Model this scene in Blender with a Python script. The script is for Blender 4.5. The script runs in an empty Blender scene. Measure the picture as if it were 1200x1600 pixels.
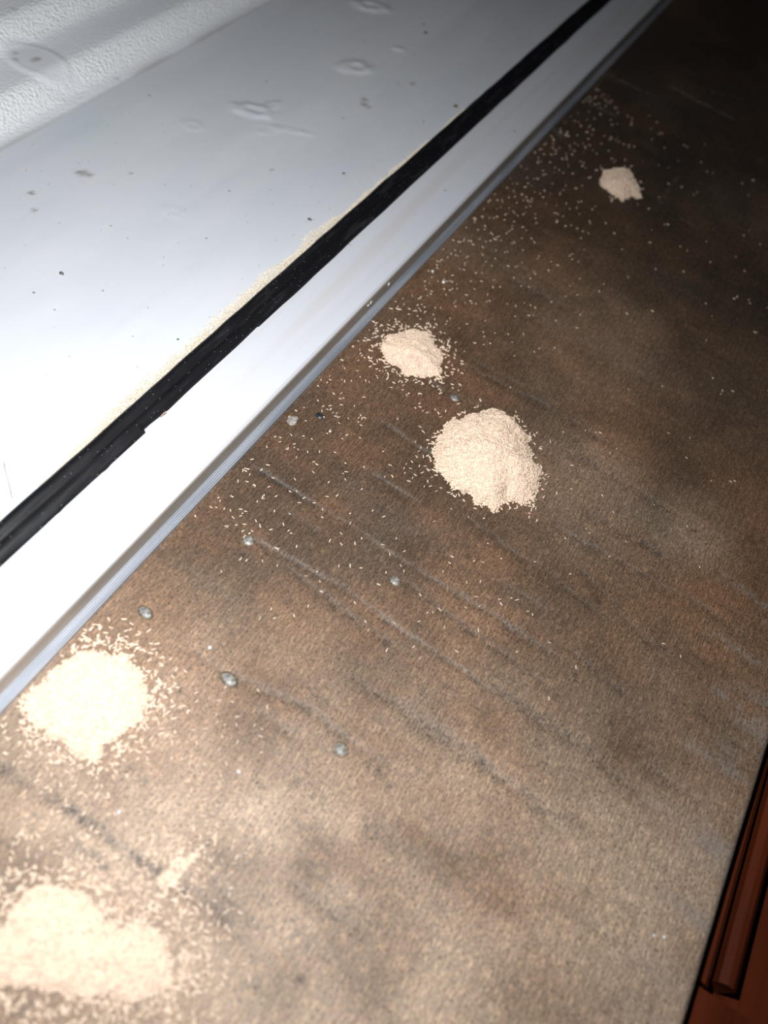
import bpy, math, random
import numpy as np
from mathutils import Matrix, Vector

random.seed(7)
rng = np.random.default_rng(11)
scene = bpy.context.scene
COL = scene.collection

# ------------------------------------------------------------------ camera (metres; board top is z = 0, board runs along +Y)
CAM_H = 0.150
FPX = 1200.0
AX = np.array([[0.84543853, 0.51517471, -0.14081445],      # world X in camera axes (right, down, forward)
               [0.50216138, -0.67702114, 0.53803004],      # world Y
               [0.18184512, -0.52558291, -0.8310806]])     # world Z
cam_data = bpy.data.cameras.new('camera')
cam = bpy.data.objects.new('camera', cam_data)
COL.objects.link(cam)
r, d, f = AX[:, 0], AX[:, 1], AX[:, 2]
cam.matrix_world = Matrix(((r[0], -d[0], -f[0], 0.0), (r[1], -d[1], -f[1], 0.0), (r[2], -d[2], -f[2], CAM_H), (0, 0, 0, 1)))
cam_data.sensor_fit = 'VERTICAL'
cam_data.sensor_height = 36.0
cam_data.lens = 27.0
cam_data.clip_start = 0.005
cam_data.clip_end = 20
cam_data.dof.use_dof = True
cam_data.dof.focus_distance = 0.186
cam_data.dof.aperture_fstop = 11.0
scene.camera = cam

# ------------------------------------------------------------------ world, flash lamp, exposure
world = bpy.data.worlds.new('world')
scene.world = world
world.use_nodes = True
world.node_tree.nodes['Background'].inputs[0].default_value = (0.9, 0.95, 1.0, 1)
world.node_tree.nodes['Background'].inputs[1].default_value = 0.006
flash_data = bpy.data.lights.new('phone_flash', 'AREA')
flash_data.shape = 'DISK'
flash_data.size = 0.006
flash_data.energy = 0.62
flash_data.color = (0.97, 0.985, 1.0)
flash = bpy.data.objects.new('phone_flash', flash_data)
COL.objects.link(flash)
flash.location = (-0.030, 0.018, 0.158)
aim = Vector((-0.105, 0.105, 0.0)) - Vector(flash.location)
flash.rotation_euler = aim.to_track_quat('-Z', 'Y').to_euler()
scene.view_settings.view_transform = 'Standard'
scene.view_settings.look = 'None'
scene.view_settings.exposure = 0.0
scene.view_settings.gamma = 1.0
scene.view_settings.use_curve_mapping = False


def at(px, py, z=0.0):
    """The point at height z that the photograph shows at pixel (px, py)."""
    v = AX @ np.array([px - 600.0, py - 800.0, FPX])
    t = (z - CAM_H) / v[2]
    return np.array([0, 0, CAM_H]) + v * t


# ------------------------------------------------------------------ node helpers
class N:
    def __init__(self, name):
        self.m = bpy.data.materials.new(name)
        self.m.use_nodes = True
        self.t = self.m.node_tree
        self.b = self.t.nodes['Principled BSDF']

    def put(self, sock, v):
        if isinstance(v, bpy.types.NodeSocket):
            self.t.links.new(v, sock)
        elif v is not None:
            if isinstance(v, (tuple, list)) and len(v) == 3 and sock.type == 'RGBA':
                v = (*v, 1)
            sock.default_value = v

    def coord(self, scale=(1, 1, 1), out='Object'):
        c = self.t.nodes.new('ShaderNodeTexCoord')
        mp = self.t.nodes.new('ShaderNodeMapping')
        mp.inputs['Scale'].default_value = scale
        self.t.links.new(c.outputs[out], mp.inputs[0])
        return mp.outputs[0]

    def noise(self, scale, detail=3, rough=0.55, stretch=(1, 1, 1), dist=0.0):
        n = self.t.nodes.new('ShaderNodeTexNoise')
        self.put(n.inputs['Vector'], self.coord(stretch))
        n.inputs['Scale'].default_value = scale
        n.inputs['Detail'].default_value = detail
        n.inputs['Roughness'].default_value = rough
        n.inputs['Distortion'].default_value = dist
        return n.outputs[0]

    def voronoi(self, scale, stretch=(1, 1, 1)):
        n = self.t.nodes.new('ShaderNodeTexVoronoi')
        self.put(n.inputs['Vector'], self.coord(stretch))
        n.inputs['Scale'].default_value = scale
        return n.outputs['Distance'], n.outputs['Color']

    def ramp(self, v, a, b, lo=0.0, hi=1.0, smooth=True):
        n = self.t.nodes.new('ShaderNodeMapRange')
        n.interpolation_type = 'SMOOTHSTEP' if smooth else 'LINEAR'
        self.put(n.inputs['Value'], v)
        for k, x in zip(('From Min', 'From Max', 'To Min', 'To Max'), (a, b, lo, hi)):
            n.inputs[k].default_value = x
        return n.outputs[0]

    def math(self, op, a, b=None):
        n = self.t.nodes.new('ShaderNodeMath')
        n.operation = op
        self.put(n.inputs[0], a)
        if b is not None:
            self.put(n.inputs[1], b)
        return n.outputs[0]

    def mix(self, fac, a, b, blend='MIX'):
        n = self.t.nodes.new('ShaderNodeMix')
        n.data_type = 'RGBA'
        n.blend_type = blend
        self.put(n.inputs[0], fac)
        self.put(n.inputs[6], a)
        self.put(n.inputs[7], b)
        return n.outputs[2]

    def attr(self, name):
        n = self.t.nodes.new('ShaderNodeAttribute')
        n.attribute_name = name
        return n.outputs['Fac']

    def bump(self, h, strength, dist=0.001):
        n = self.t.nodes.new('ShaderNodeBump')
        self.put(n.inputs['Height'], h)
        n.inputs['Strength'].default_value = strength
        n.inputs['Distance'].default_value = dist
        self.t.links.new(n.outputs[0], self.b.inputs['Normal'])

    def done(self, col, rough=0.5, metal=0.0, spec=0.5):
        self.put(self.b.inputs['Base Color'], col)
        self.put(self.b.inputs['Roughness'], rough)
        self.put(self.b.inputs['Metallic'], metal)
        self.put(self.b.inputs['Specular IOR Level'], spec)
        return self.m


# ------------------------------------------------------------------ materials
def mat_board():
    n = N('worn_brown_wood')
    patch = n.noise(24, 4, 0.6, (1, 0.8, 1))
    patch2 = n.noise(17, 3, 0.55, (0.8, 1.2, 1), 0.4)
    red = n.noise(70, 3, 0.6, (0.6, 1.3, 1))
    fibre = n.noise(1, 3, 0.65, (2500, 470, 1))
    long = n.noise(1, 2, 0.5, (1300, 70, 1))
    fleck = n.noise(1, 2, 0.7, (3200, 1500, 1))
    base = n.mix(n.ramp(patch, 0.38, 0.66), (0.098, 0.058, 0.033), (0.196, 0.110, 0.061))
    base = n.mix(n.ramp(red, 0.45, 0.75, 0, 0.55), base, (0.245, 0.124, 0.068))
    base = n.mix(n.ramp(patch2, 0.50, 0.70, 0, 0.6), base, (0.138, 0.112, 0.088))
    base = n.mix(n.attr('dust_light'), base, (0.44, 0.325, 0.235))  # haze, plus flash brightness painted on the near wood
    base = n.mix(n.attr('tone_falloff'), base, (0.034, 0.027, 0.022))  # uneven dark tone, plus flash falloff painted on the far wood
    base = n.mix(n.ramp(fibre, 0.44, 0.72, 0, 0.85), base, n.mix(1.0, base, (2.0, 1.92, 1.8), 'MULTIPLY'))
    base = n.mix(n.ramp(long, 0.40, 0.56, 0.30, 0), base, n.mix(1.0, base, (0.5, 0.48, 0.47), 'MULTIPLY'))
    base = n.mix(n.ramp(fleck, 0.34, 0.52, 0.85, 0), base, n.mix(1.0, base, (0.28, 0.27, 0.27), 'MULTIPLY'))
    broken = n.ramp(n.math('ADD', fibre, fleck), 0.80, 1.14, 0.15, 1.25)
    base = n.mix(n.math('MULTIPLY', n.attr('dark'), n.ramp(n.math('ADD', fibre, n.math('MULTIPLY', fleck, 1.3)), 0.85, 1.35, 1.25, 0.35)), base, (0.030, 0.026, 0.023))
    base = n.mix(n.math('MULTIPLY', n.attr('pale'), broken), base, (0.27, 0.245, 0.22))
    h = n.math('ADD', n.math('MULTIPLY', fibre, 0.9), n.math('ADD', n.math('MULTIPLY', fleck, 0.45), n.math('MULTIPLY', long, 0.5)))
    n.bump(h, 0.40, 0.0003)
    return n.done(base, n.ramp(fibre, 0.3, 0.7, 0.48, 0.62), 0, 0.36)


def mat_panel():
    n = N('white_gloss_paint')
    cloud = n.noise(22, 4, 0.6, (1.6, 0.5, 1))
    streak = n.noise(1, 3, 0.5, (90, 5, 1))
    col = n.mix(n.ramp(cloud, 0.35, 0.7), (0.64, 0.665, 0.71), (0.70, 0.715, 0.745))
    col = n.mix(n.ramp(streak, 0.56, 0.72, 0, 0.30), col, (0.57, 0.575, 0.62))
    dist, rnd = n.voronoi(150)
    speck = n.math('MULTIPLY', n.ramp(dist, 0.035, 0.07, 1, 0), n.ramp(rnd, 0.58, 0.62))
    col = n.mix(n.math('MULTIPLY', speck, 0.75), col, (0.17, 0.16, 0.15))
    dist2, rnd2 = n.voronoi(420)
    speck2 = n.math('MULTIPLY', n.ramp(dist2, 0.07, 0.13, 1, 0), n.ramp(rnd2, 0.66, 0.70))
    col = n.mix(n.math('MULTIPLY', speck2, 0.5), col, (0.22, 0.20, 0.18))
    col = n.mix(n.math('MULTIPLY', n.attr('grime'), 0.9), col, (0.16, 0.13, 0.085))
    col = n.mix(n.math('MULTIPLY', n.attr('blue'), 0.5), col, (0.55, 0.66, 0.68))
    col = n.mix(n.math('MULTIPLY', n.attr('peel_glint'), 0.8), col, (0.90, 0.915, 0.93))  # flash streak on the risers, painted in as a whiter colour
    peel_glint = n.noise(1300, 3, 0.6, (1, 0.75, 1))
    fine = n.noise(160, 2)
    h = n.math('ADD', n.math('MULTIPLY', peel_glint, n.math('ADD', n.math('MULTIPLY', n.attr('peel_glint'), 1.0), 0.012)), n.math('MULTIPLY', fine, 0.05))
    n.bump(h, 0.85, 0.0011)
    return n.done(col, 0.24, 0, 0.5)


def mat_strip():
    n = N('white_satin_profile')
    s = n.noise(1, 3, 0.5, (260, 7, 1))
    col = n.mix(n.ramp(s, 0.42, 0.72), (0.62, 0.635, 0.68), (0.60, 0.585, 0.60))
    dist, rnd = n.voronoi(170)
    speck = n.math('MULTIPLY', n.ramp(dist, 0.07, 0.11, 1, 0), n.ramp(rnd, 0.64, 0.68))
    col = n.mix(n.math('MULTIPLY', speck, 0.6), col, (0.2, 0.2, 0.2))
    return n.done(col, 0.34, 0, 0.4)


def mat_grey():
    n = N('taupe_grey_face')
    s = n.noise(1, 3, 0.6, (300, 40, 300))
    col = n.mix(n.ramp(s, 0.3, 0.7), (0.36, 0.335, 0.295), (0.43, 0.395, 0.36))
    return n.done(col, 0.42, 0.25, 0.4)


def mat_flute():
    n = N('fluted_aluminium')
    s = n.noise(1, 2, 0.6, (400, 25, 400))
    col = n.mix(n.ramp(s, 0.35, 0.7), (0.36, 0.39, 0.44), (0.52, 0.545, 0.59))
    return n.done(col, 0.42, 0.5, 0.5)


def mat_rubber():
    n = N('black_rubber')
    worn = n.noise(1, 3, 0.6, (500, 60, 500))
    dist, rnd = n.voronoi(1300, (1, 0.6, 1))
    dust_light = n.math('MULTIPLY', n.ramp(dist, 0.08, 0.17, 1, 0), n.ramp(rnd, 0.48, 0.56))  # pale dust specks on the rubber
    col = n.mix(n.ramp(worn, 0.5, 0.75), (0.006, 0.006, 0.0075), (0.022, 0.022, 0.026))
    col = n.mix(n.math('MULTIPLY', dust_light, 0.6), col, (0.20, 0.19, 0.18))
    n.bump(worn, 0.3, 0.0004)
    return n.done(col, 0.50, 0, 0.28)


def mat_pellet(name, lo, hi, per_object):
    n = N(name)
    if per_object:
        rnd = n.t.nodes.new('ShaderNodeObjectInfo').outputs['Random']
    else:
        rnd = n.attr('tone')
    col = n.mix(rnd, lo, hi)
    n.b.inputs['Subsurface Weight'].default_value = 0.0
    return n.done(col, 0.62, 0, 0.25)


def mat_plain(name, a, b, scale, rough=0.6, metal=0.0, spec=0.4):
    n = N(name)
    return n.done(n.mix(n.ramp(n.noise(scale, 3), 0.35, 0.65), a, b), rough, metal, spec)


def mat_varnish():
    n = N('red_brown_varnish')
    g = n.noise(1, 4, 0.6, (160, 16, 160))
    return n.done(n.mix(n.ramp(g, 0.3, 0.7), (0.060, 0.0105, 0.0034), (0.100, 0.020, 0.006)), 0.35, 0, 0.4)


M_BOARD, M_PANEL, M_STRIP, M_GREY, M_FLUTE, M_RUBBER, M_VARNISH = mat_board(), mat_panel(), mat_strip(), mat_grey(), mat_flute(), mat_rubber(), mat_varnish()
P_LO, P_HI = (0.67, 0.505, 0.38), (0.90, 0.715, 0.555)
M_PELLET = mat_pellet('cream_pellet', P_LO, P_HI, False)
M_PELLET_ONE = mat_pellet('cream_pellet_single', (0.48, 0.37, 0.27), (0.74, 0.60, 0.48), True)
M_RESIDUE = mat_pellet('yellowed_crumbs', (0.54, 0.46, 0.34), (0.76, 0.68, 0.56), False)
M_METAL = mat_plain('dull_steel', (0.13, 0.125, 0.118), (0.36, 0.345, 0.32), 1500, 0.5, 0.15, 0.35)
M_DARKMETAL = mat_plain('blackened_steel', (0.02, 0.024, 0.028), (0.07, 0.075, 0.08), 1500, 0.4, 0.5, 0.5)
M_WHITE = mat_plain('white_paint_drop', (0.66, 0.66, 0.66), (0.78, 0.78, 0.77), 900, 0.4)
M_DIRT = mat_plain('brown_dirt', (0.045, 0.032, 0.018), (0.17, 0.125, 0.07), 2500, 0.9)
M_GRIT = mat_plain('grey_grit', (0.05, 0.05, 0.052), (0.20, 0.20, 0.20), 2500, 0.6)
M_HAIR = mat_plain('dark_hair', (0.012, 0.009, 0.008), (0.02, 0.015, 0.012), 500, 0.5)
M_SPLINTER = mat_plain('tan_splinter', (0.36, 0.20, 0.14), (0.55, 0.36, 0.28), 2000, 0.7)


# ------------------------------------------------------------------ mesh helpers
def link(name, verts, faces, mat, parent=None, smooth=True, attrs=None, face_attrs=None):
    me = bpy.data.meshes.new(name)
    if isinstance(faces, np.ndarray):
        verts = np.asarray(verts, dtype=np.float32)
        k = faces.shape[1]
        me.vertices.add(len(verts))
        me.vertices.foreach_set('co', verts.ravel())
        me.loops.add(faces.size)
        me.loops.foreach_set('vertex_index', faces.astype(np.int32).ravel())
        me.polygons.add(len(faces))
        me.polygons.foreach_set('loop_start', np.arange(0, faces.size, k, dtype=np.int32))
        me.update(calc_edges=True)
    else:
        me.from_pydata([tuple(v) for v in verts], [], faces)
        me.update()
    for nm, a in (attrs or {}).items():
        t = me.attributes.new(nm, 'FLOAT', 'POINT')
        t.data.foreach_set('value', np.asarray(a, dtype=np.float32).ravel())
    me.polygons.foreach_set('use_smooth', [smooth] * len(me.polygons))
    me.materials.append(mat)
    me.validate()
    o = bpy.data.objects.new(name, me)
    COL.objects.link(o)
    o.parent = parent
    return o


def tag(o, label, cat, group=None, kind=None):
    o['label'] = label
    o['category'] = cat
    if group:
        o['group'] = group
    if kind:
        o['kind'] = kind
    return o


def empty(name, loc=(0, 0, 0)):
    o = bpy.data.objects.new(name, None)
    o.empty_display_size = 0.01
    COL.objects.link(o)
    o.location = loc
    return o


def grid_faces(nu, nv):
    i = np.arange(nu - 1)[:, None] * nv + np.arange(nv - 1)[None, :]
    i = i.ravel()
    return np.stack([i, i + nv, i + nv + 1, i + 1], 1)


def vnoise(x, y, seed, sx, sy):
    """Smooth value noise in -1..1 with cells of sx by sy metres."""
    g = np.random.default_rng(seed).uniform(-1, 1, (64, 64))
    u, v = x / sx + 31.7, y / sy + 17.3
    i, j = np.floor(u).astype(int), np.floor(v).astype(int)
    a, b = u - i, v - j
    a, b = a * a * (3 - 2 * a), b * b * (3 - 2 * b)
    G = lambda p, q: g[p % 64, q % 64]
    return (G(i, j) * (1 - a) + G(i + 1, j) * a) * (1 - b) + (G(i, j + 1) * (1 - a) + G(i + 1, j + 1) * a) * b


def fbm(x, y, seed, sx, sy, oct=3):
    s, w = 0, 1.0
    for k in range(oct):
        s = s + w * vnoise(x, y, seed + k, sx / 2 ** k, sy / 2 ** k)
        w *= 0.5
    return s / 1.75


def seg_dist(x, y, pts):
    """Distance of every point to a polyline, and how far along it the nearest point lies (0..1)."""
    best, along = np.full(x.shape, 9.0), np.zeros(x.shape)
    k = len(pts) - 1
    for q in range(k):
        a, b = np.array(pts[q]), np.array(pts[q + 1])
        ab = b - a
        t = np.clip(((x - a[0]) * ab[0] + (y - a[1]) * ab[1]) / (ab @ ab), 0, 1)
        dd = np.hypot(x - a[0] - t * ab[0], y - a[1] - t * ab[1])
        m = dd < best
        best[m], along[m] = dd[m], ((q + t) / k)[m]
    return best, along


def poly_in(x, y, poly):
    """Signed distance to a polygon's outline: positive inside."""
    inside = np.zeros(x.shape, bool)
    best = np.full(x.shape, 9.0)
    k = len(poly)
    for q in range(k):
        a, b = poly[q], poly[(q + 1) % k]
        c = ((a[1] > y) != (b[1] > y)) & (x < (b[0] - a[0]) * (y - a[1]) / (b[1] - a[1] + 1e-12) + a[0])
        inside ^= c
        ab = b - a
        t = np.clip(((x - a[0]) * ab[0] + (y - a[1]) * ab[1]) / (ab @ ab), 0, 1)
        best = np.minimum(best, np.hypot(x - a[0] - t * ab[0], y - a[1] - t * ab[1]))
    return np.where(inside, best, -best)


def prism_rows(profile, ys, jitter=None):
    """Sweep a closed (x, z) profile along Y; returns verts and quad faces, ends left to caps."""
    prof = np.array(profile)
    k, m = len(prof), len(ys)
    V = np.zeros((m, k, 3))
    V[:, :, 0] = prof[None, :, 0]
    V[:, :, 2] = prof[None, :, 1]
    V[:, :, 1] = np.array(ys)[:, None]
    if jitter is not None:
        V = jitter(V)
    faces = []
    for a in range(m - 1):
        for b in range(k):
            c = (b + 1) % k
            faces.append((a * k + b, a * k + c, (a + 1) * k + c, (a + 1) * k + b))
    faces.append(tuple(range(k))[::-1])
    faces.append(tuple((m - 1) * k + b for b in range(k)))
    return V.reshape(-1, 3), faces


Y0, Y1 = -0.09, 0.62                     # how far the board and the profile run

# ------------------------------------------------------------------ the wooden board
ny, nx = 1184, 330
ys = np.linspace(Y0, Y1, ny)
u = np.linspace(0, 1, nx)
edge = 0.0728 + 0.016 * (ys - 0.05) + 0.0006 * vnoise(ys, ys * 0, 5, 0.03, 1)
X = -0.13 + (edge[:, None] + 0.13) * (u[None, :] ** 0.94)
Y = np.repeat(ys[:, None], nx, 1)
Zb = 0.00010 * fbm(X, Y, 40, 0.030, 0.012)
dark = np.zeros_like(X)
pale = np.zeros_like(X)
wob = 0.0011 * fbm(X, Y, 3, 0.012, 0.008)
CROSS = [  # ridges and chatter marks across the board, as the photograph shows them: pixels, half width (mm), darkness, pale crest
    ([(-60, 1150), (20, 1215), (130, 1278), (228, 1352), (330, 1420), (450, 1552)], .9, .75, .15),
    ([(300, 1345), (420, 1470)], .8, .4, .05), ([(90, 1300), (180, 1365)], .8, .5, 0.1),
    ([(190, 1195), (240, 1228)], .7, .5, 0.1),
    ([(384, 841), (423, 862), (518, 914), (700, 1036), (820, 1120)], .6, .5, .34),
    ([(420, 870), (520, 945), (640, 1030)], .9, .45, .1),
    ([(527, 1044), (700, 1153), (840, 1260)], .8, .55, .12),
    ([(284, 1010), (360, 1062), (483, 1109), (620, 1220)], .7, .5, .1),
    ([(537, 817), (683, 910), (883, 1037)], .7, .5, .34),
    ([(560, 850), (700, 960), (800, 1030), (900, 1110)], 1.0, .45, .1),
    ([(383, 723), (430, 752), (493, 793), (560, 830)], .7, .6, .22),
    ([(440, 800), (500, 840)], .9, .5, .1),
    ([(583, 650), (650, 697), (690, 722)], .5, .5, .25), ([(560, 730), (660, 790)], .6, .3, .2),
    ([(700, 795), (850, 890), (960, 985)], 1.2, .45, .1),
    ([(850, 812), (960, 873), (1067, 930), (1200, 1020)], 1.2, .45, .25),
    ([(875, 858), (992, 983), (1060, 1040)], 1.1, .45, .1), ([(900, 790), (1060, 880)], 1.2, .5, .15),
    ([(750, 1058), (830, 1116), (925, 1183), (1020, 1260)], 1.0, .55, .12),
    ([(608, 1104), (720, 1180), (817, 1242), (880, 1300)], .9, .55, .1),
    ([(442, 1371), (546, 1450)], 1.0, .5, .1), ([(587, 1279), (712, 1396)], 1.0, .4, .05),
    ([(560, 1290), (640, 1345)], 1.0, .35, .05), ([(390, 1110), (470, 1160)], .9, .4, .1),
    ([(660, 590), (745, 640)], .5, .35, .15), ([(700, 560), (860, 640), (1000, 720)], 1.2, .4, .15),
    ([(860, 690), (1000, 770), (1120, 850)], 1.4, .45, .15), ([(760, 900), (860, 960)], 1.0, .4, .15),
    ([(1000, 1190), (1100, 1260)], 1.0, .3, .3), ([(880, 1010), (980, 1090)], .9, .4, .1),
    ([(730, 560), (830, 610)], .8, .3, .1), ([(780, 430), (920, 500)], 1.0, .3, .1),
]
for pts, w, dk, pl in CROSS:
    P = [at(*q)[:2] for q in pts]
    dd, al = seg_dist(X, Y + wob, P)
    w *= 0.0014
    ends = np.clip(np.minimum(al, 1 - al) * 6, 0, 1)
    brk = np.clip(0.85 + 0.45 * vnoise(X, Y, 77, 0.004, 0.002) + 0.3 * vnoise(X, Y, 78, 0.0012, 0.0009), 0, 1.2)
    m = np.exp(-(dd / w) ** 2) * ends * brk
    dark = np.maximum(dark, min(1.05, 1.4 * dk) * m)
    d2, _ = seg_dist(X, Y + wob - 0.0008, P)
    pale = np.maximum(pale, (1.05 * pl + .06) * np.exp(-(d2 / 0.00042) ** 2) * ends * brk)
    Zb -= 0.00026 * dk * m
for k in range(150):                        # fainter chatter between them
    y0 = rng.uniform(-0.02, 0.5)
    x0 = rng.uniform(-0.06, 0.07)
    L = rng.uniform(0.008, 0.035)
    dd = np.abs(Y + wob * 1.4 - y0 - 0.10 * (X - x0) * rng.uniform(-1, 1))
    m = np.exp(-(dd / rng.uniform(.0005, .0016)) ** 2) * np.exp(-((X - x0) / L) ** 2)
    m *= np.clip(0.5 + 0.8 * vnoise(X, Y, 90 + k, 0.003, 0.002), 0, 1)
    dark = np.maximum(dark, rng.uniform(.2, .5) * m)
    Zb -= 0.00008 * m
SPOTS = [(935, 940, 8, 5), (897, 1055, 5, 7), (765, 1300, 4, 7), (760, 1302, 3, 5), (915, 1392, 4, 7), (1000, 1165, 7, 8), (965, 800, 6, 6), (1105, 848, 5, 5),
         (590, 1205, 14, 6), (610, 1222, 7, 9), (575, 1198, 8, 4), (625, 622, 7, 6), (662, 716, 6, 6), (730, 872, 6, 7), (660, 955, 5, 5),
         (380, 870, 6, 6), (395, 905, 4, 4), (385, 560, 6, 4), (320, 912, 9, 6), (745, 1032, 5, 5), (760, 1012, 6, 5), (820, 970, 6, 5),
         (840, 1160, 6, 7), (850, 1195, 6, 5), (470, 905, 6, 6), (605, 735, 8, 5), (597, 795, 10, 6), (400, 1225, 14, 7), (405, 1205, 6, 8), (700, 1070, 5, 8),
         (525, 1050, 5, 5), (280, 1080, 10, 6), (955, 1130, 7, 10), (970, 1080, 14, 10), (560, 1460, 12, 6), (470, 1530, 8, 6), (650, 1290, 4, 5), (1145, 970, 6, 5), (700, 790, 6, 7)]
for px, py, rx, ry in SPOTS:
    c = at(px, py)
    s = 1.0 / (FPX / np.linalg.norm(c - np.array([0, 0, CAM_H])))
    dd = np.hypot((X - c[0]) / (rx * s), (Y - c[1]) / (ry * s * 1.2)) + 0.5 * vnoise(X, Y, 8, .0012, .0012)
    dark = np.maximum(dark, 0.8 * np.clip(1.25 - dd, 0, 1))
dark *= np.clip(0.75 + 0.6 * vnoise(X, Y, 61, .0014, .0008), 0.2, 1)
# pale scuffs along the worn right-hand edge and a few long scratches at the far end
edge_d = edge[:, None] - X
scuff = np.exp(-((edge_d - 0.004) / 0.006) ** 2) * np.clip(fbm(X, Y, 21, 0.018, 0.004) * 1.9 - 0.15, 0, 1) * 0.7
scuff += np.exp(-(edge_d / 0.0016) ** 2) * 0.45
for pts, a, w in [([(945, 115), (1000, 140), (1025, 152)], .5, .0006), ([(1050, 135), (1085, 155), (1145, 185)], .75, .0007), ([(1068, 108), (1100, 125)], .4, .0006), ([(1100, 140), (1160, 155)], .4, .0006),
               ([(1130, 900), (1195, 945)], .4, .0012), ([(1110, 990), (1190, 1040)], .5, .0014), ([(1120, 1080), (1200, 1140)], .55, .0016), ([(1080, 1165), (1170, 1225)], .5, .0014),
               ([(1015, 1250), (1110, 1320)], .4, .0012), ([(1030, 1390), (1090, 1430)], .45, .0015), ([(1005, 1500), (1060, 1535)], .45, .0018),
               ([(1060, 275), (1025, 325)], .25, .0005), ([(1063, 340), (1100, 362)], .3, .0006), ([(860, 195), (880, 215)], .5, .0012), ([(925, 165), (960, 180)], .4, .001), ([(930, 140), (945, 110)], .35, .0008)]:
    dd, al = seg_dist(X, Y + wob * 0.4, [at(*q)[:2] for q in pts])
    pale = np.maximum(pale, a * np.exp(-(dd / w) ** 2) * np.clip(0.6 + 0.8 * vnoise(X, Y, 65, .0015, .0008), 0, 1))
pale = np.clip(np.maximum(pale, scuff), 0, 1)
# dusty haze patches, plus flash falloff painted into the board: pale near, dark far
dust_light = np.zeros_like(X)
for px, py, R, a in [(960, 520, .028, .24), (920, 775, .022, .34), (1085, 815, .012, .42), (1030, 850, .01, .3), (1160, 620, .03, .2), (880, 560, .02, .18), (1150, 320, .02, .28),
                     (150, 1400, .045, .85), (430, 1480, .045, .95), (700, 1470, .042, .88), (1000, 1480, .045, .75), (1000, 1250, .03, .30), (800, 1220, .035, .38), (560, 1250, .032, .42)]:  # near patches: flash light put into the wood colour
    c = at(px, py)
    dust_light = np.maximum(dust_light, a * np.exp(-((X - c[0]) ** 2 + (Y - c[1]) ** 2) / R ** 2))
dust_light *= np.clip(0.85 + 0.7 * fbm(X, Y, 33, 0.014, 0.010), 0.15, 1.4)
tone_falloff = np.clip(0.30 + 0.55 * fbm(X, Y, 52, 0.11, 0.13) , 0, 0.75)
tone_falloff = np.maximum(tone_falloff, 0.80 * np.clip((Y - 0.15 + 0.5 * X) / 0.10, 0, 1)) * np.clip(0.9 + 0.3 * fbm(X, Y, 57, .02, .02), 0, 1)  # darker towards the far end: flash falloff put into the colour
tone_falloff *= np.clip((Y - 0.03) / 0.06, 0, 1)
Rr = 0.0022
rd = np.clip((Rr - edge_d) / Rr, 0, 1)
Zb = Zb - Rr * (1 - np.sqrt(np.maximum(0, 1 - rd ** 2)))
top = np.stack([X, Y, Zb], 2).reshape(-1, 3)
F = grid_faces(ny, nx)[:, ::-1]
rim = np.concatenate([np.arange(nx), np.arange(1, ny) * nx + nx - 1, (ny - 1) * nx + np.arange(nx - 2, -1, -1), np.arange(ny - 2, 0, -1) * nx])
low = top[rim].copy()
low[:, 2] = -0.0058
nb = len(top)
k = np.arange(len(rim))
k2 = (k + 1) % len(rim)
skirt = np.stack([rim, nb + k, nb + k2, rim[k2]], 1)
cen = nb + len(rim)
bott = np.stack([nb + k, np.full_like(k, cen), np.full_like(k, cen), nb + k2], 1)
verts = np.vstack([top, low, [[-0.03, 0.26, -0.0058]]])
pad = lambda a: np.concatenate([a.ravel(), np.zeros(len(rim) + 1)])
board = empty('wooden_board')
tag(board, 'worn brown wooden board with crosswise ridges, under all the pale heaps', 'board')
# bottom fan is made of triangles: build it apart
me_faces = np.vstack([F, skirt])
surface = link('plank', verts[:cen], me_faces, M_BOARD, board, True, {'dark': pad(dark)[:cen], 'pale': pad(pale)[:cen], 'dust_light': pad(dust_light)[:cen], 'tone_falloff': pad(tone_falloff)[:cen]})

# metal nail heads and beads sunk in the board: parts of it
def dome_mesh(name, rx, ry, h, mat, seed, rough=0.12, rings=5, seg=14, parent=None, loc=(0, 0, 0), rot=0.0, sink=0.25):
    g = np.random.default_rng(seed)
    vs, fs = [], []
    amp = g.uniform(1 - rough, 1 + rough, seg)
    amp = (amp + np.roll(amp, 1)) / 2
    for a in range(rings + 1):
        t = a / rings
        rr = math.cos(t * math.pi / 2) if a < rings else 0
        zz = h * math.sin(t * math.pi / 2)
        if a == rings:
            vs.append((0, 0, zz))
            break
        for b in range(seg):
            th = 2 * math.pi * b / seg
            q = rr * (1 + (amp[b] - 1) * (1 - t * 0.5))
            vs.append((rx * q * math.cos(th), ry * q * math.sin(th), zz + h * g.uniform(-.04, .04)))
    base0 = len(vs)
    for b in range(seg):
        x, y, z = vs[b]
        vs.append((x * 0.9, y * 0.9, -h * sink))
    for a in range(rings - 1):
        for b in range(seg):
            c = (b + 1) % seg
            fs.append((a * seg + b, a * seg + c, (a + 1) * seg + c, (a + 1) * seg + b))
    tip = rings * seg
    for b in range(seg):
        fs.append(((rings - 1) * seg + b, (rings - 1) * seg + (b + 1) % seg, tip))
        fs.append((base0 + b, base0 + (b + 1) % seg, (b + 1) % seg, b))
    fs.append(tuple(base0 + b for b in range(seg))[::-1])
    o = link(name, vs, fs, mat, parent)
    o.location = loc
    o.rotation_euler = (0, 0, rot)
    return o


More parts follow.
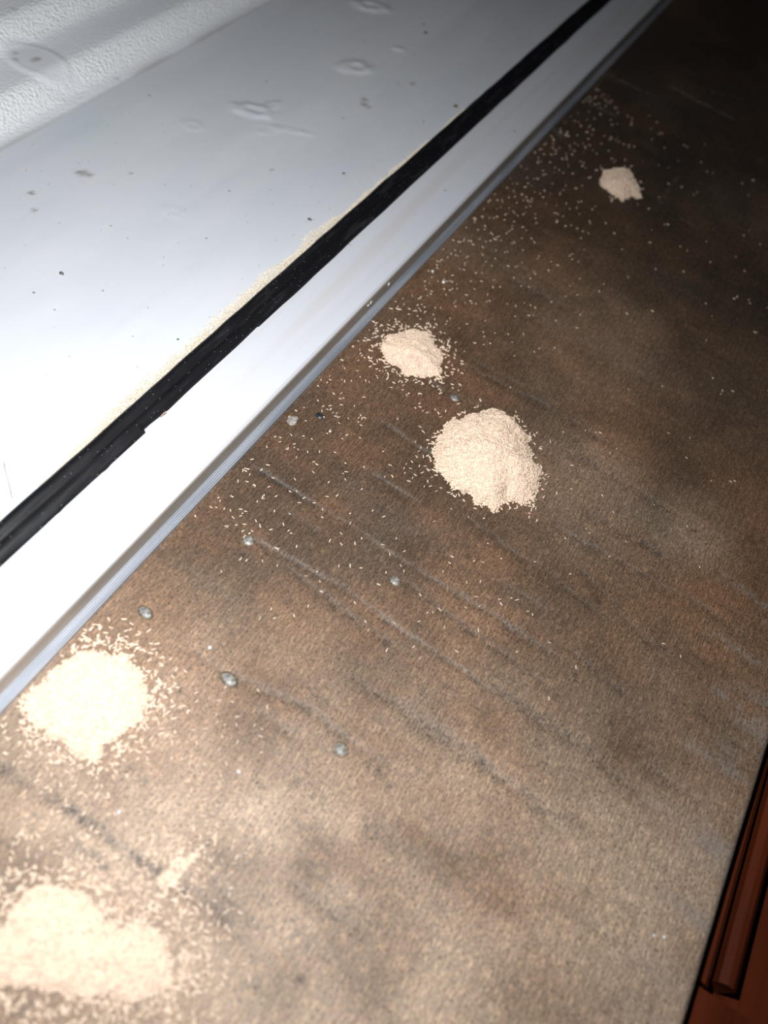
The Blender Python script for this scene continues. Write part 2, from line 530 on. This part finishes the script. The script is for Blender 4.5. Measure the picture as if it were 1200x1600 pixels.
NAILS = [(710, 622, 1.0, .9, M_METAL), (500, 650, 1.0, .8, M_DARKMETAL), (617, 908, .95, .95, M_METAL), (388, 845, 1.05, 1.0, M_METAL), (227, 957, 1.3, .85, M_METAL), (358, 1062, 1.45, .95, M_METAL), (532, 1171, 1.15, 1.0, M_METAL)]
for i, (px, py, rx, ry, m) in enumerate(NAILS):
    c = at(px, py)
    dome_mesh('nail_head', rx * .00118, ry * .00118, .00055, m, 100 + i, .14, parent=board, loc=(c[0], c[1], -0.0001), rot=-0.15)
    # the shallow dark socket the head sits in
    vs, fs = [], []
    for b in range(18):
        th = 2 * math.pi * b / 18
        for q, z in ((1.05, .00006), (1.38, .00013), (1.6, -.0002)):
            vs.append((rx * .00105 * q * math.cos(th), ry * .00105 * q * math.sin(th), z))
    for b in range(18):
        e = (b + 1) % 18
        for q in range(2):
            fs.append((b * 3 + q, b * 3 + q + 1, e * 3 + q + 1, e * 3 + q))
    o = link('nail_socket', vs, fs, M_DIRT if m is M_METAL else M_DARKMETAL, board)
    o.location = (c[0], c[1], -0.0001)
    o.rotation_euler = (0, 0, -0.15)

# ------------------------------------------------------------------ the profile: white top, grey face, fluted foot
strip = empty('threshold_strip', (0, 0, 0))
tag(strip, 'long white profile strip with grey edge and fluted foot beside the brown board', 'strip')
ysw = np.linspace(Y0, Y1, 60)
V, Fc = prism_rows([(-.1290, .0006), (-.1290, .0060), (-.0850, .0060), (-.0835, .0080), (-.0626, .0080), (-.0621, .0074), (-.0630, .0070), (-.0630, .0006)], [Y0, Y1])
o = link('white_top', V, Fc, M_STRIP, strip, False)
V, Fc = prism_rows([(-.0630, .0010), (-.0630, .0072), (-.06215, .00735), (-.0619, .0070), (-.06185, .0028), (-.0623, .0010)], [Y0, Y1])
o = link('grey_face', V, Fc, M_GREY, strip, False)
o['label'] = 'taupe grey upright edge of the strip'
prof = [(-.0628, .0), (-.0628, .0027)]
x, z = -.06185, .0027
prof.append((x, z))
for k in range(4):
    x += .00018
    prof.append((x, z))
    prof.append((x + .00003, z - .00040))
    prof.append((x + .00010, z - .00046))
    x += .00014
    z -= .00042
    prof.append((x, z))
prof += [(x + .00016, z - .0001), (x + .0002, .0)]
V, Fc = prism_rows(prof, [Y0, Y1])
o = link('fluted_foot', V, Fc, M_FLUTE, strip, False)
o['label'] = 'fine ridged metal foot of the strip'
for px, py, s in [(576, 470, 1.0), (602, 440, .8), (570, 474, .7)]:       # chips of white paint on the grey edge
    c = at(px, py, .0055)
    o = dome_mesh('paint_chip', .0003, .0011 * s, .00025, M_WHITE, int(px), .4, 3, 8, strip)
    o.rotation_euler = (0, math.radians(88), 0.3)
    o.location = (-.0619, c[1], .0056)

# ------------------------------------------------------------------ black rubber gasket
ysg = np.concatenate([np.arange(Y0, .04, .002), np.arange(.04, .12, .0005), np.arange(.12, Y1 + .001, .002)])
prof = [(-.0842, .0070), (-.0846, .0082), (-.0844, .0094), (-.0836, .0101), (-.0826, .0101), (-.0817, .0097), (-.0812, .0092), (-.08085, .00935), (-.0800, .0094), (-.0791, .0091), (-.0783, .0086), (-.0778, .0081), (-.0779, .0078), (-.0800, .0070)]


def gj(V):
    yy = V[:, :, 1]
    kk = np.arange(V.shape[1])[None, :]
    V[:, :, 0] += 0.00010 * vnoise(yy, kk * 1.0, 14, .009, 3.0)
    V[:, :, 2] += np.where((kk > 0) & (kk < 12), 0.00016 * vnoise(yy, kk * 1.0, 15, .006, 1.3), 0)
    lip = np.clip((kk - 8) / 3.0, 0, 1) * (kk < 13)
    tear = np.where((yy > .0772) & (yy < .0850), 1.0, 0.0) * np.clip((.0855 - yy) / .006, 0, 1)
    V[:, :, 0] -= lip * (0.00045 * tear + 0.00028 * (yy > .0772) * (yy < .12))
    V[:, :, 0] += lip * 0.00022 * np.clip(vnoise(yy, yy * 0, 31, .0022, 1), 0.2, 1) * (yy < .0772)
    return V


V, Fc = prism_rows(prof, ysg, gj)
gasket = link('rubber_gasket', V, Fc, M_RUBBER)
tag(gasket, 'long black rubber gasket bead between the white sheet and white strip', 'gasket')
c = at(255, 648, .0086)
spl = dome_mesh('wood_splinter', .00013, .0010, .00022, M_SPLINTER, 5, .3, 3, 8)
spl.location = (c[0], c[1], .0088)
spl.rotation_euler = (0.5, 0, -0.3)
tag(spl, 'tiny pinkish splinter stuck in the torn lip of the black gasket', 'splinter')

# ------------------------------------------------------------------ white painted sheet
nx2, ny2 = 330, 900
xs = np.linspace(-0.36, -0.0838, nx2)
ysp = np.linspace(Y0, 0.68, ny2)
XX, YY = np.meshgrid(xs, ysp, indexing='ij')
Zp = 0.0082 + 0.00035 * fbm(XX, YY, 71, .05, .12)
Zp *= 1
XC = -0.1705
STEPS = [(-.1725, .0045, .0085), (-.1905, .0040, .0085), (-.222, .003, .009)]
past = np.clip((XC - XX) / .004, 0, 1)
Zp -= 0.0004 * np.exp(-((XX - XC) / .0006) ** 2)
peel_glint = np.zeros_like(XX)
sst = lambda t: np.clip(t, 0, 1) ** 2 * (3 - 2 * np.clip(t, 0, 1))
for xa, h, w in STEPS:                                    # shallow pressed steps, each riser rough as orange skin, flash streak painted on
    Zp += h * sst((xa - XX) / w)
    peel_glint = np.maximum(peel_glint, np.exp(-((XX - (xa - w * .5)) / (w * .55)) ** 2))
Zp += np.clip(XC - XX, 0, 1) * 0.14
peel_glint = np.clip(peel_glint * (1 + .5 * fbm(XX, YY, 72, .02, .02)), 0, 1.3) + 0.10 * past
grime, blue = np.zeros_like(XX), np.zeros_like(XX)


def ell(px, py, rx, ry, rot=0.0):
    c = at(px, py, .0082)
    if c[0] < XC:
        c = at(px, py, .0140)
    dx, dy = XX - c[0], YY - c[1]
    cs, sn = math.cos(rot), math.sin(rot)
    return np.hypot((dx * cs + dy * sn) / rx, (-dx * sn + dy * cs) / ry)


q = ell(60, 100, .0085, .0060, .4)
Zp += 0.0005 * (1 / (1 + np.exp((q - 1) * 14))) + .0003 * np.exp(-((q - .97) / .09) ** 2)
peel_glint *= np.clip(np.abs(q) - .6, .1, 1)
for px, py, rx, ry, rot, h in [(395, 172, .0055, .0028, .5, .0010), (425, 165, .0030, .0016, 1.4, .0006), (577, 10, .0060, .0030, .6, .0011), (556, 105, .0050, .0035, .9, .0009), (622, 76, .0016, .0012, .5, .0009),
                           (455, 203, .0060, .0010, .5, .0004), (300, 195, .0030, .0020, .2, .0003), (420, 205, .0030, .0010, 1.0, .0003), (270, 330, .003, .002, .3, .0002)]:
    q = ell(px, py, rx, ry, rot) + .25 * vnoise(XX, YY, 45, .0022, .0022)
    Zp += .42 * h * (np.exp(-((q - .8) / .40) ** 2) + .25 * np.exp(-q ** 2))
for px, py, rr in [(570, 155, .0012), (571, 163, .0014), (576, 167, .0008), (646, 131, .0011), (130, 270, .0016), (124, 268, .0010), (138, 273, .0012), (178, 94, .0011), (57, 100, .0012), (62, 98, .0008), (25, 92, .0008), (26, 102, .0007),
                   (48, 300, .0009), (52, 302, .0006), (10, 22, .001), (30, 52, .0008), (53, 327, .0008), (205, 270, .0006), (425, 265, .0005)]:
    q = ell(px, py, rr, rr * 1.2) + .4 * vnoise(XX, YY, 46, .0012, .0012)
    grime = np.maximum(grime, .75 * np.clip(1.15 - q, 0, 1))
q = (XX - XC) / .0012
grime = np.maximum(grime, .40 * np.exp(-q ** 2) * np.clip(.5 + 1.0 * vnoise(XX, YY, 47, .004, .015), 0, 1))
blue = np.exp(-ell(130, 198, .008, .010) ** 2)
nfl = XX.size
top = np.stack([XX, YY, Zp], 2).reshape(-1, 3)
F = grid_faces(nx2, ny2)
rim = np.concatenate([np.arange(ny2), np.arange(1, nx2) * ny2 + ny2 - 1, (nx2 - 1) * ny2 + np.arange(ny2 - 2, -1, -1), np.arange(nx2 - 2, 0, -1) * ny2])
low = top[rim].copy()
low[:, 2] = .0062
k = np.arange(len(rim))
k2 = (k + 1) % len(rim)
skirt = np.stack([rim[k2], nfl + k2, nfl + k, rim], 1)
pad = lambda a: np.concatenate([a.ravel(), np.zeros(len(rim))])
sheet = link('painted_sheet', np.vstack([top, low]), np.vstack([F, skirt]), M_PANEL, None, True, {'peel_glint': pad(peel_glint), 'grime': pad(grime), 'blue': pad(blue)})
tag(sheet, 'large white glossy painted sheet with blisters and specks beyond the black gasket', 'panel')

# ------------------------------------------------------------------ grains
def pellet_template(seg=5):
    rings = [(-.45, .70), (-.30, 1.0), (.30, 1.0), (.45, .70)]
    vs = [(-.5, 0, 0)]
    for t, rr in rings:
        for b in range(seg):
            th = 2 * math.pi * b / seg
            vs.append((t, .5 * rr * math.cos(th), .5 * rr * math.sin(th)))
    vs.append((.5, 0, 0))
    fs = []
    for b in range(seg):
        c = (b + 1) % seg
        fs.append((0, 1 + c, 1 + b))
        for a in range(3):
            p, q = 1 + a * seg, 1 + (a + 1) * seg
            fs += [(p + b, p + c, q + c), (p + b, q + c, q + b)]
        fs.append((1 + 3 * seg + b, 1 + 3 * seg + c, len(vs) - 1))
    return np.array(vs), np.array(fs)


OCT_V = np.array([(.5, 0, 0), (-.5, 0, 0), (0, .5, 0), (0, -.5, 0), (0, 0, .5), (0, 0, -.5)])
OCT_F = np.array([(0, 2, 4), (2, 1, 4), (1, 3, 4), (3, 0, 4), (2, 0, 5), (1, 2, 5), (3, 1, 5), (0, 3, 5)])
PV, PF = pellet_template()


def grains(pos, yaw, pitch, length, width, tone, TV=PV, TF=PF):
    """Many grains as arrays: each a turned, scaled copy of the template."""
    m = len(pos)
    v = TV[None, :, :] * np.stack([length, width, width], 1)[:, None, :]
    v[:, :, 2] += 0.22 * ((v[:, :, 0] / length[:, None]) ** 2) * width[:, None] * 0.8
    cp, sp = np.cos(pitch)[:, None], np.sin(pitch)[:, None]
    x = v[:, :, 0] * cp - v[:, :, 2] * sp
    z = v[:, :, 0] * sp + v[:, :, 2] * cp
    cy, sy = np.cos(yaw)[:, None], np.sin(yaw)[:, None]
    w = np.stack([x * cy - v[:, :, 1] * sy, x * sy + v[:, :, 1] * cy, z], 2) + pos[:, None, :]
    fcs = (TF[None] + (np.arange(m) * len(TV))[:, None, None]).reshape(-1, 3)
    return w.reshape(-1, 3), fcs, np.repeat(tone, len(TV))


def heap(outline_px, H, slope, n, label, stray, seed, plen=.00105, pwid=.00034, lump=.0006, core=True, spread=.0035, edge_fade=.0, name='pellet_heap'):
    g = np.random.default_rng(seed)
    poly = np.array([at(*q)[:2] for q in outline_px])
    lo, hi = poly.min(0) - .002, poly.max(0) + .002
    def height(x, y):
        sd = poly_in(x, y, poly) + .0010 * vnoise(x, y, seed + 3, .0022, .0022)
        dd = np.maximum(sd, 0)
        z = H * (1 - np.exp(-dd * slope / H))
        return z + lump * np.clip(dd / .003, 0, 1) * fbm(x, y, seed + 5, .005, .005), sd
    Vs, Fs, Ts, off = [], [], [], 0
    if core:
        sx = np.arange(lo[0], hi[0], .0006)
        sy = np.arange(lo[1], hi[1], .0006)
        gx, gy = np.meshgrid(sx, sy, indexing='ij')
        gz, sd = height(gx, gy)
        gz = np.where(sd > .0007, gz - .00012, -.0002)
        q = grid_faces(len(sx), len(sy))
        keep = (sd.ravel()[q] > .0001).any(1)
        q = q[keep]
        tri = np.vstack([q[:, [0, 1, 2]], q[:, [0, 2, 3]]])
        used, inv = np.unique(tri, return_inverse=True)
        tri = inv.reshape(-1, 3)
        gv = np.stack([gx, gy, gz], 2).reshape(-1, 3)[used]
        Vs.append(gv); Fs.append(tri); Ts.append(np.full(len(gv), .25)); off += len(gv)
    # pellets on the mound
    x = g.uniform(lo[0], hi[0], n * 6)
    y = g.uniform(lo[1], hi[1], n * 6)
    z, sd = height(x, y)
    prob = np.clip(sd / max(edge_fade, 1e-5), 0, 1) if edge_fade else (sd > 0) * 1.0
    ok = g.uniform(0, 1, len(x)) < prob
    x, y, z = x[ok][:n], y[ok][:n], z[ok][:n]
    e = .0004
    zx = (height(x + e, y)[0] - height(x - e, y)[0]) / (2 * e)
    zy = (height(x, y + e)[0] - height(x, y - e)[0]) / (2 * e)
    yaw = g.uniform(0, 2 * math.pi, len(x))
    pitch = np.arctan(zx * np.cos(yaw) + zy * np.sin(yaw)) + g.normal(0, .13, len(x))
    L = plen * g.uniform(.72, 1.18, len(x))
    W = pwid * g.uniform(.85, 1.15, len(x))
    zz = np.maximum(z + W * g.uniform(-.1, .45, len(x)), W * .45)
    flat = z < .0006
    pitch[flat] = g.normal(0, .06, flat.sum())
    a, b, c = grains(np.stack([x, y, zz], 1), yaw, pitch, L, W, g.beta(2.2, 1.6, len(x)))
    Vs.append(a); Fs.append(b + off); Ts.append(c); off += len(a)
    if stray:                                              # pellets that rolled a little way off the rim
        m = 0
        P = []
        while m < stray:
            q = g.uniform(lo - spread, hi + spread, (stray * 4, 2))
            sd = -poly_in(q[:, 0], q[:, 1], poly)
            okk = (sd > .0002) & (g.uniform(0, 1, len(q)) < np.exp(-np.maximum(sd, 0) / (spread * .35))) & (q[:, 0] > -.0597)
            P.append(q[okk]); m += okk.sum()
        q = np.vstack(P)[:stray]
        W = pwid * g.uniform(.85, 1.1, stray)
        a, b, c = grains(np.stack([q[:, 0], q[:, 1], W * .46], 1), g.uniform(0, 6.3, stray), g.normal(0, .05, stray), plen * g.uniform(.7, 1.15, stray), W, g.beta(2.5, 1.5, stray))
        Vs.append(a); Fs.append(b + off); Ts.append(c)
    o = link(name, np.vstack(Vs), np.vstack(Fs), M_PELLET, None, True, {'tone': np.concatenate(Ts)})
    return tag(o, label, 'pellet heap', 'heaps of pale pellets on the board', 'stuff')


heap([(935, 284), (942, 270), (958, 264), (980, 265), (990, 274), (998, 290), (1001, 308), (986, 311), (972, 317), (956, 305), (940, 295)], .0045, .75, 1100,
     'smallest round cream pellet heap, alone on the dark far end of the board', 14, 1, lump=.0004)
heap([(592, 546), (602, 526), (640, 513), (666, 520), (685, 540), (697, 566), (690, 590), (664, 594), (640, 590), (612, 574), (596, 560)], .0050, .48, 2300,
     'medium low domed cream pellet heap close to the fluted foot of the strip', 150, 2, edge_fade=.0012, spread=.006)
heap([(680, 690), (697, 664), (726, 648), (770, 642), (802, 654), (822, 678), (832, 708), (834, 724), (845, 737), (848, 760), (836, 784), (815, 790), (792, 784), (771, 801), (745, 789), (728, 772), (702, 755), (682, 735), (673, 712)],
     .0088, 1.15, 4600, 'tall crisp pinkish cream pellet heap in the middle, with a steep shadowed edge', 90, 3, lump=.0005, spread=.003)
heap([(38, 1100), (62, 1058), (95, 1028), (145, 1010), (195, 1022), (232, 1056), (240, 1090), (222, 1128), (190, 1156), (150, 1188), (116, 1186), (95, 1166), (62, 1146), (44, 1126)],
     .0050, .42, 3600, 'glaring yellowish cream pellet heap touching the strip below its near end', 330, 4, edge_fade=.0018, spread=.006)
heap([(-60, 1445), (0, 1436), (30, 1400), (56, 1378), (110, 1376), (150, 1396), (165, 1436), (210, 1440), (244, 1446), (276, 1480), (277, 1535), (215, 1572), (150, 1560), (100, 1566), (40, 1548), (-60, 1548)],
     .0036, .32, 4600, 'widest blurred glaring cream pellet heap, nearest the viewer', 900, 5, edge_fade=.003, spread=.010)
heap([(232, 1384), (244, 1360), (275, 1338), (312, 1325), (322, 1338), (296, 1360), (276, 1386), (256, 1396)], .0012, .30, 330,
     'thin small spill of cream pellets between the two glaring near heaps', 60, 6, core=False, edge_fade=.002, spread=.005)

# ------------------------------------------------------------------ loose pellets, one object each
SINGLE = []
for s in range(4):
    tv = PV * np.array([.00098 * (.75 + .12 * s), .00030, .00030])
    tv[:, 2] += .12 * (1 - (PV[:, 0] * 2) ** 2) * .0003 * (1 if s % 2 else -.4)
    tv[:, 2] -= tv[:, 2].min()
    me = bpy.data.meshes.new('pellet')
    me.from_pydata([tuple(v) for v in tv], [], [tuple(int(i) for i in t) for t in PF])
    me.polygons.foreach_set('use_smooth', [True] * len(me.polygons))
    me.materials.append(M_PELLET_ONE)
    SINGLE.append(me)
taken = []


def loose(px, py, label, group):
    c = at(px, py)
    if c[0] < -.0590 or any((c[0] - a) ** 2 + (c[1] - b) ** 2 < 1.0e-6 for a, b in taken):
        return False
    taken.append((c[0], c[1]))
    o = bpy.data.objects.new('pellet', SINGLE[random.randrange(4)])
    COL.objects.link(o)
    o.location = (c[0], c[1], 0.00012)
    o.rotation_euler = (0, 0, random.uniform(0, 6.28))
    tag(o, label, 'pellet', group)
    return True


def scatter(n, draw, label, group):
    made = tries = 0
    while made < n and tries < n * 40:
        tries += 1
        made += loose(*draw(), label, group)


def spill():
    t = random.random() ** 0.8
    return random.gauss(300 + 10 * t, 38 - 8 * t), 1195 + 150 * t + random.gauss(0, 22)


scatter(130, spill, 'single cream pellet spilled beside the thin small spill between the two near heaps', 'pellets spilled between the near heaps')
BIG = [(650, 690), (657, 700), (662, 675), (668, 700), (655, 728), (660, 740), (668, 752), (650, 715), (672, 760), (645, 748), (640, 732), (682, 768), (690, 764), (660, 715), (665, 728), (674, 745), (653, 705), (688, 652), (692, 656), (850, 748), (858, 746), (853, 758),
       (668, 645), (655, 668), (845, 700), (838, 795), (828, 803), (700, 770), (712, 775), (806, 645), (860, 690), (647, 742), (670, 735), (662, 762), (640, 752), (645, 757)]
for q in BIG:
    loose(q[0] + random.uniform(-1.5, 1.5), q[1] + random.uniform(-1.5, 1.5), 'single cream pellet lying loose just off the rim of the tall crisp middle heap', 'pellets round the tall middle heap')
scatter(55, lambda: (lambda t, s: (300 + 420 * t + s * 0.9 + random.uniform(0, 60), 830 + s * 0.6 + 110 * t + random.uniform(-70, 90)))(random.random(), random.uniform(0, 160)),
        'single pale pellet lying alone on the open brown middle of the board', 'lone pellets on the open board')
scatter(30, lambda: (random.uniform(250, 420), random.uniform(1070, 1180)), 'single pale pellet lying right of the glaring heap under the strip', 'pellets right of the near upper heap')

# the finer sprinkle along the strip, too small and many to pick apart
pts = []
while len(pts) < 620:
    y = rng.uniform(.07, .32)
    x = -.0592 + abs(rng.normal(0, .011)) + (rng.random() < .25) * rng.uniform(0, .03)
    if x < .02 and rng.random() < 1.1 - 2.2 * max(0, y - .12):
        pts.append((x, y))
for k in range(170):
    pts.append((rng.uniform(-.059, .05), rng.uniform(.08, .32)))
pts = np.array(pts)
m = len(pts)
W = .00028 * rng.uniform(.7, 1.1, m)
a, b, c = grains(np.stack([pts[:, 0], pts[:, 1], W * .45 + .00012], 1), rng.uniform(0, 6.3, m), rng.normal(0, .05, m), .00088 * rng.uniform(.5, 1.15, m), W, rng.beta(2, 2, m))
o = link('pellet_sprinkle', a, b, M_PELLET, None, True, {'tone': c})
tag(o, 'fine sprinkle of pale pellets along the strip and around the medium heap', 'pellets', None, 'stuff')

# ------------------------------------------------------------------ yellowed crumbs along the gasket
g = np.random.default_rng(91)
n = 15000
y = g.uniform(.045, .258, n)
wid = .0036 * np.clip(.75 + .45 * vnoise(y, y * 0, 19, .012, 1) + .2 * vnoise(y, y * 0, 20, .004, 1), .2, 1.3) * np.clip((y - .045) / .03, .25, 1) * np.clip((.268 - y) / .09, .08, 1)
t = g.beta(1.0, 1.5, n)
x = -.0844 - wid * t * 1.15
s = g.uniform(.00022, .00050, n)
zz = .0083 + .00065 * (1 - t) * g.uniform(0, 1, n)
a, b, c = grains(np.stack([x, y, zz], 1), g.uniform(0, 6.3, n), g.normal(0, .5, n), s * 1.3, s * .8, g.beta(2.4, 1.6, n), OCT_V, OCT_F)
o = link('crumb_line', a, b, M_RESIDUE, None, False, {'tone': c})
tag(o, 'crumbly pale yellow line of crumbs along the upper side of the black gasket', 'crumbs', None, 'stuff')

# ------------------------------------------------------------------ flecks, grit and a hair
for px, py, rr, lab in [(693, 441, .55, 'white bead of paint on the dark board, right of the strip chips'), (328, 1012, .40, 'white dot on the board above the oval grey nail head'),
                        (373, 1206, .36, 'white dot on the board right of the loose spilled pellets'), (186, 1269, .40, 'white dot on the board between the two glaring heaps'),
                        (1022, 1462, .28, 'tiny glinting white chip near the front right corner of the board'), (1038, 1464, .34, 'larger glinting white chip near the front right corner of the board'),
                        (676, 424, .40, 'faint pale bead beside the white bead on the dark board')]:
    c = at(px, py)
    o = dome_mesh('paint_fleck', rr * .001, rr * .001, rr * .0010, M_WHITE, int(px), .15, 4, 10)
    o.location = (c[0], c[1], 0)
    tag(o, lab, 'fleck', 'white flecks on the board')
c = at(457, 657)
o = dome_mesh('paint_spot', .0014, .0018, .00025, mat_plain('chalky_smear', (0.17, 0.155, 0.13), (0.36, 0.33, 0.29), 1800, 0.8), 3, .35, 4, 14)
o.location = (c[0], c[1], 0)
tag(o, 'chalky whitish splat on the board left of the dark nail head', 'spot')
for px, py, rr, m, lab in [(96, 427, .65, M_GRIT, 'dark grey grain of grit on the brightest part of the white sheet'), (537, 271, .55, M_GRIT, 'small grey grain of grit on the white sheet near the gasket, upper one'),
                           (484, 343, .70, M_GRIT, 'grey grain of grit on the white sheet by the yellow crumb line'), (712, 166, .85, M_DIRT, 'brown crumb of dirt on the white sheet at the far end of crumb line'),
                           (665, 51, .75, M_DIRT, 'dark brown crumb of dirt at the far top of the white sheet'), (662, 38, .45, M_DIRT, 'tiny brown crumb behind the dark one at the far top of sheet'),
                           (278, 530, .40, M_GRIT, 'short dark grain on the white sheet left of the crumb line')]:
    c = at(px, py, .0084)
    o = dome_mesh('dirt_grain', rr * .001, rr * .0008, rr * .0007, m, int(px) + 1, .35, 4, 9)
    o.location = (c[0], c[1], .0083)
    tag(o, lab, 'grain', 'grains of dirt on the white sheet')
hp = [at(*q, .0088) for q in [(6, 722), (8, 735), (13, 752), (16, 765), (18.5, 779)]]
vs, fs = [], []
for i, p in enumerate(hp):
    for b in range(6):
        th = 2 * math.pi * b / 6
        vs.append((p[0] + .00009 * math.cos(th), p[1], p[2] + .00009 * math.sin(th)))
for i in range(len(hp) - 1):
    for b in range(6):
        e = (b + 1) % 6
        fs.append((i * 6 + b, i * 6 + e, i * 6 + 6 + e, i * 6 + 6 + b))
fs += [tuple(range(6))[::-1], tuple((len(hp) - 1) * 6 + b for b in range(6))]
o = link('hair', vs, fs, M_HAIR)
tag(o, 'short dark hair lying on the bright white sheet above the gasket', 'hair')

# ------------------------------------------------------------------ red-brown varnished furniture under the board's right edge
FZ = -.0062
fur = empty('varnished_furniture', (0, 0, FZ))
tag(fur, 'dark red brown varnished furniture top with grooves, below the right edge of the board', 'furniture')


def box(name, x0, x1, y0, y1, z0, z1, mat, parent, bev=.0012):
    prof = [(x0, z0), (x0, z1 - bev), (x0 + bev, z1), (x1 - bev, z1), (x1, z1 - bev), (x1, z0)]
    V, Fc = prism_rows(prof, [y0, y0 + .0005, y1 - .0005, y1])
    V[:, 2] -= FZ
    return link(name, V, Fc, mat, parent, False)


box('base_panel', -.12, .20, Y0, Y1, -.035, FZ - .0095, M_VARNISH, fur)
G1, G2, GE = at(1150, 1430, FZ)[0], at(1165, 1540, FZ)[0], at(1115, 1556, FZ)[1]
box('stile', .020, G1 - .0010, GE + .0010, Y1, FZ - .0100, FZ, M_VARNISH, fur)
box('inner_stile', G1 + .0012, G2 - .0002, GE + .0035, Y1, FZ - .0100, FZ - .0012, M_VARNISH, fur)
box('rail', .020, .20, -.06, GE, FZ - .0100, FZ, M_VARNISH, fur)
box('support_block', -.12, .019, Y0, Y1, FZ - .0100, -.0058, M_VARNISH, fur)
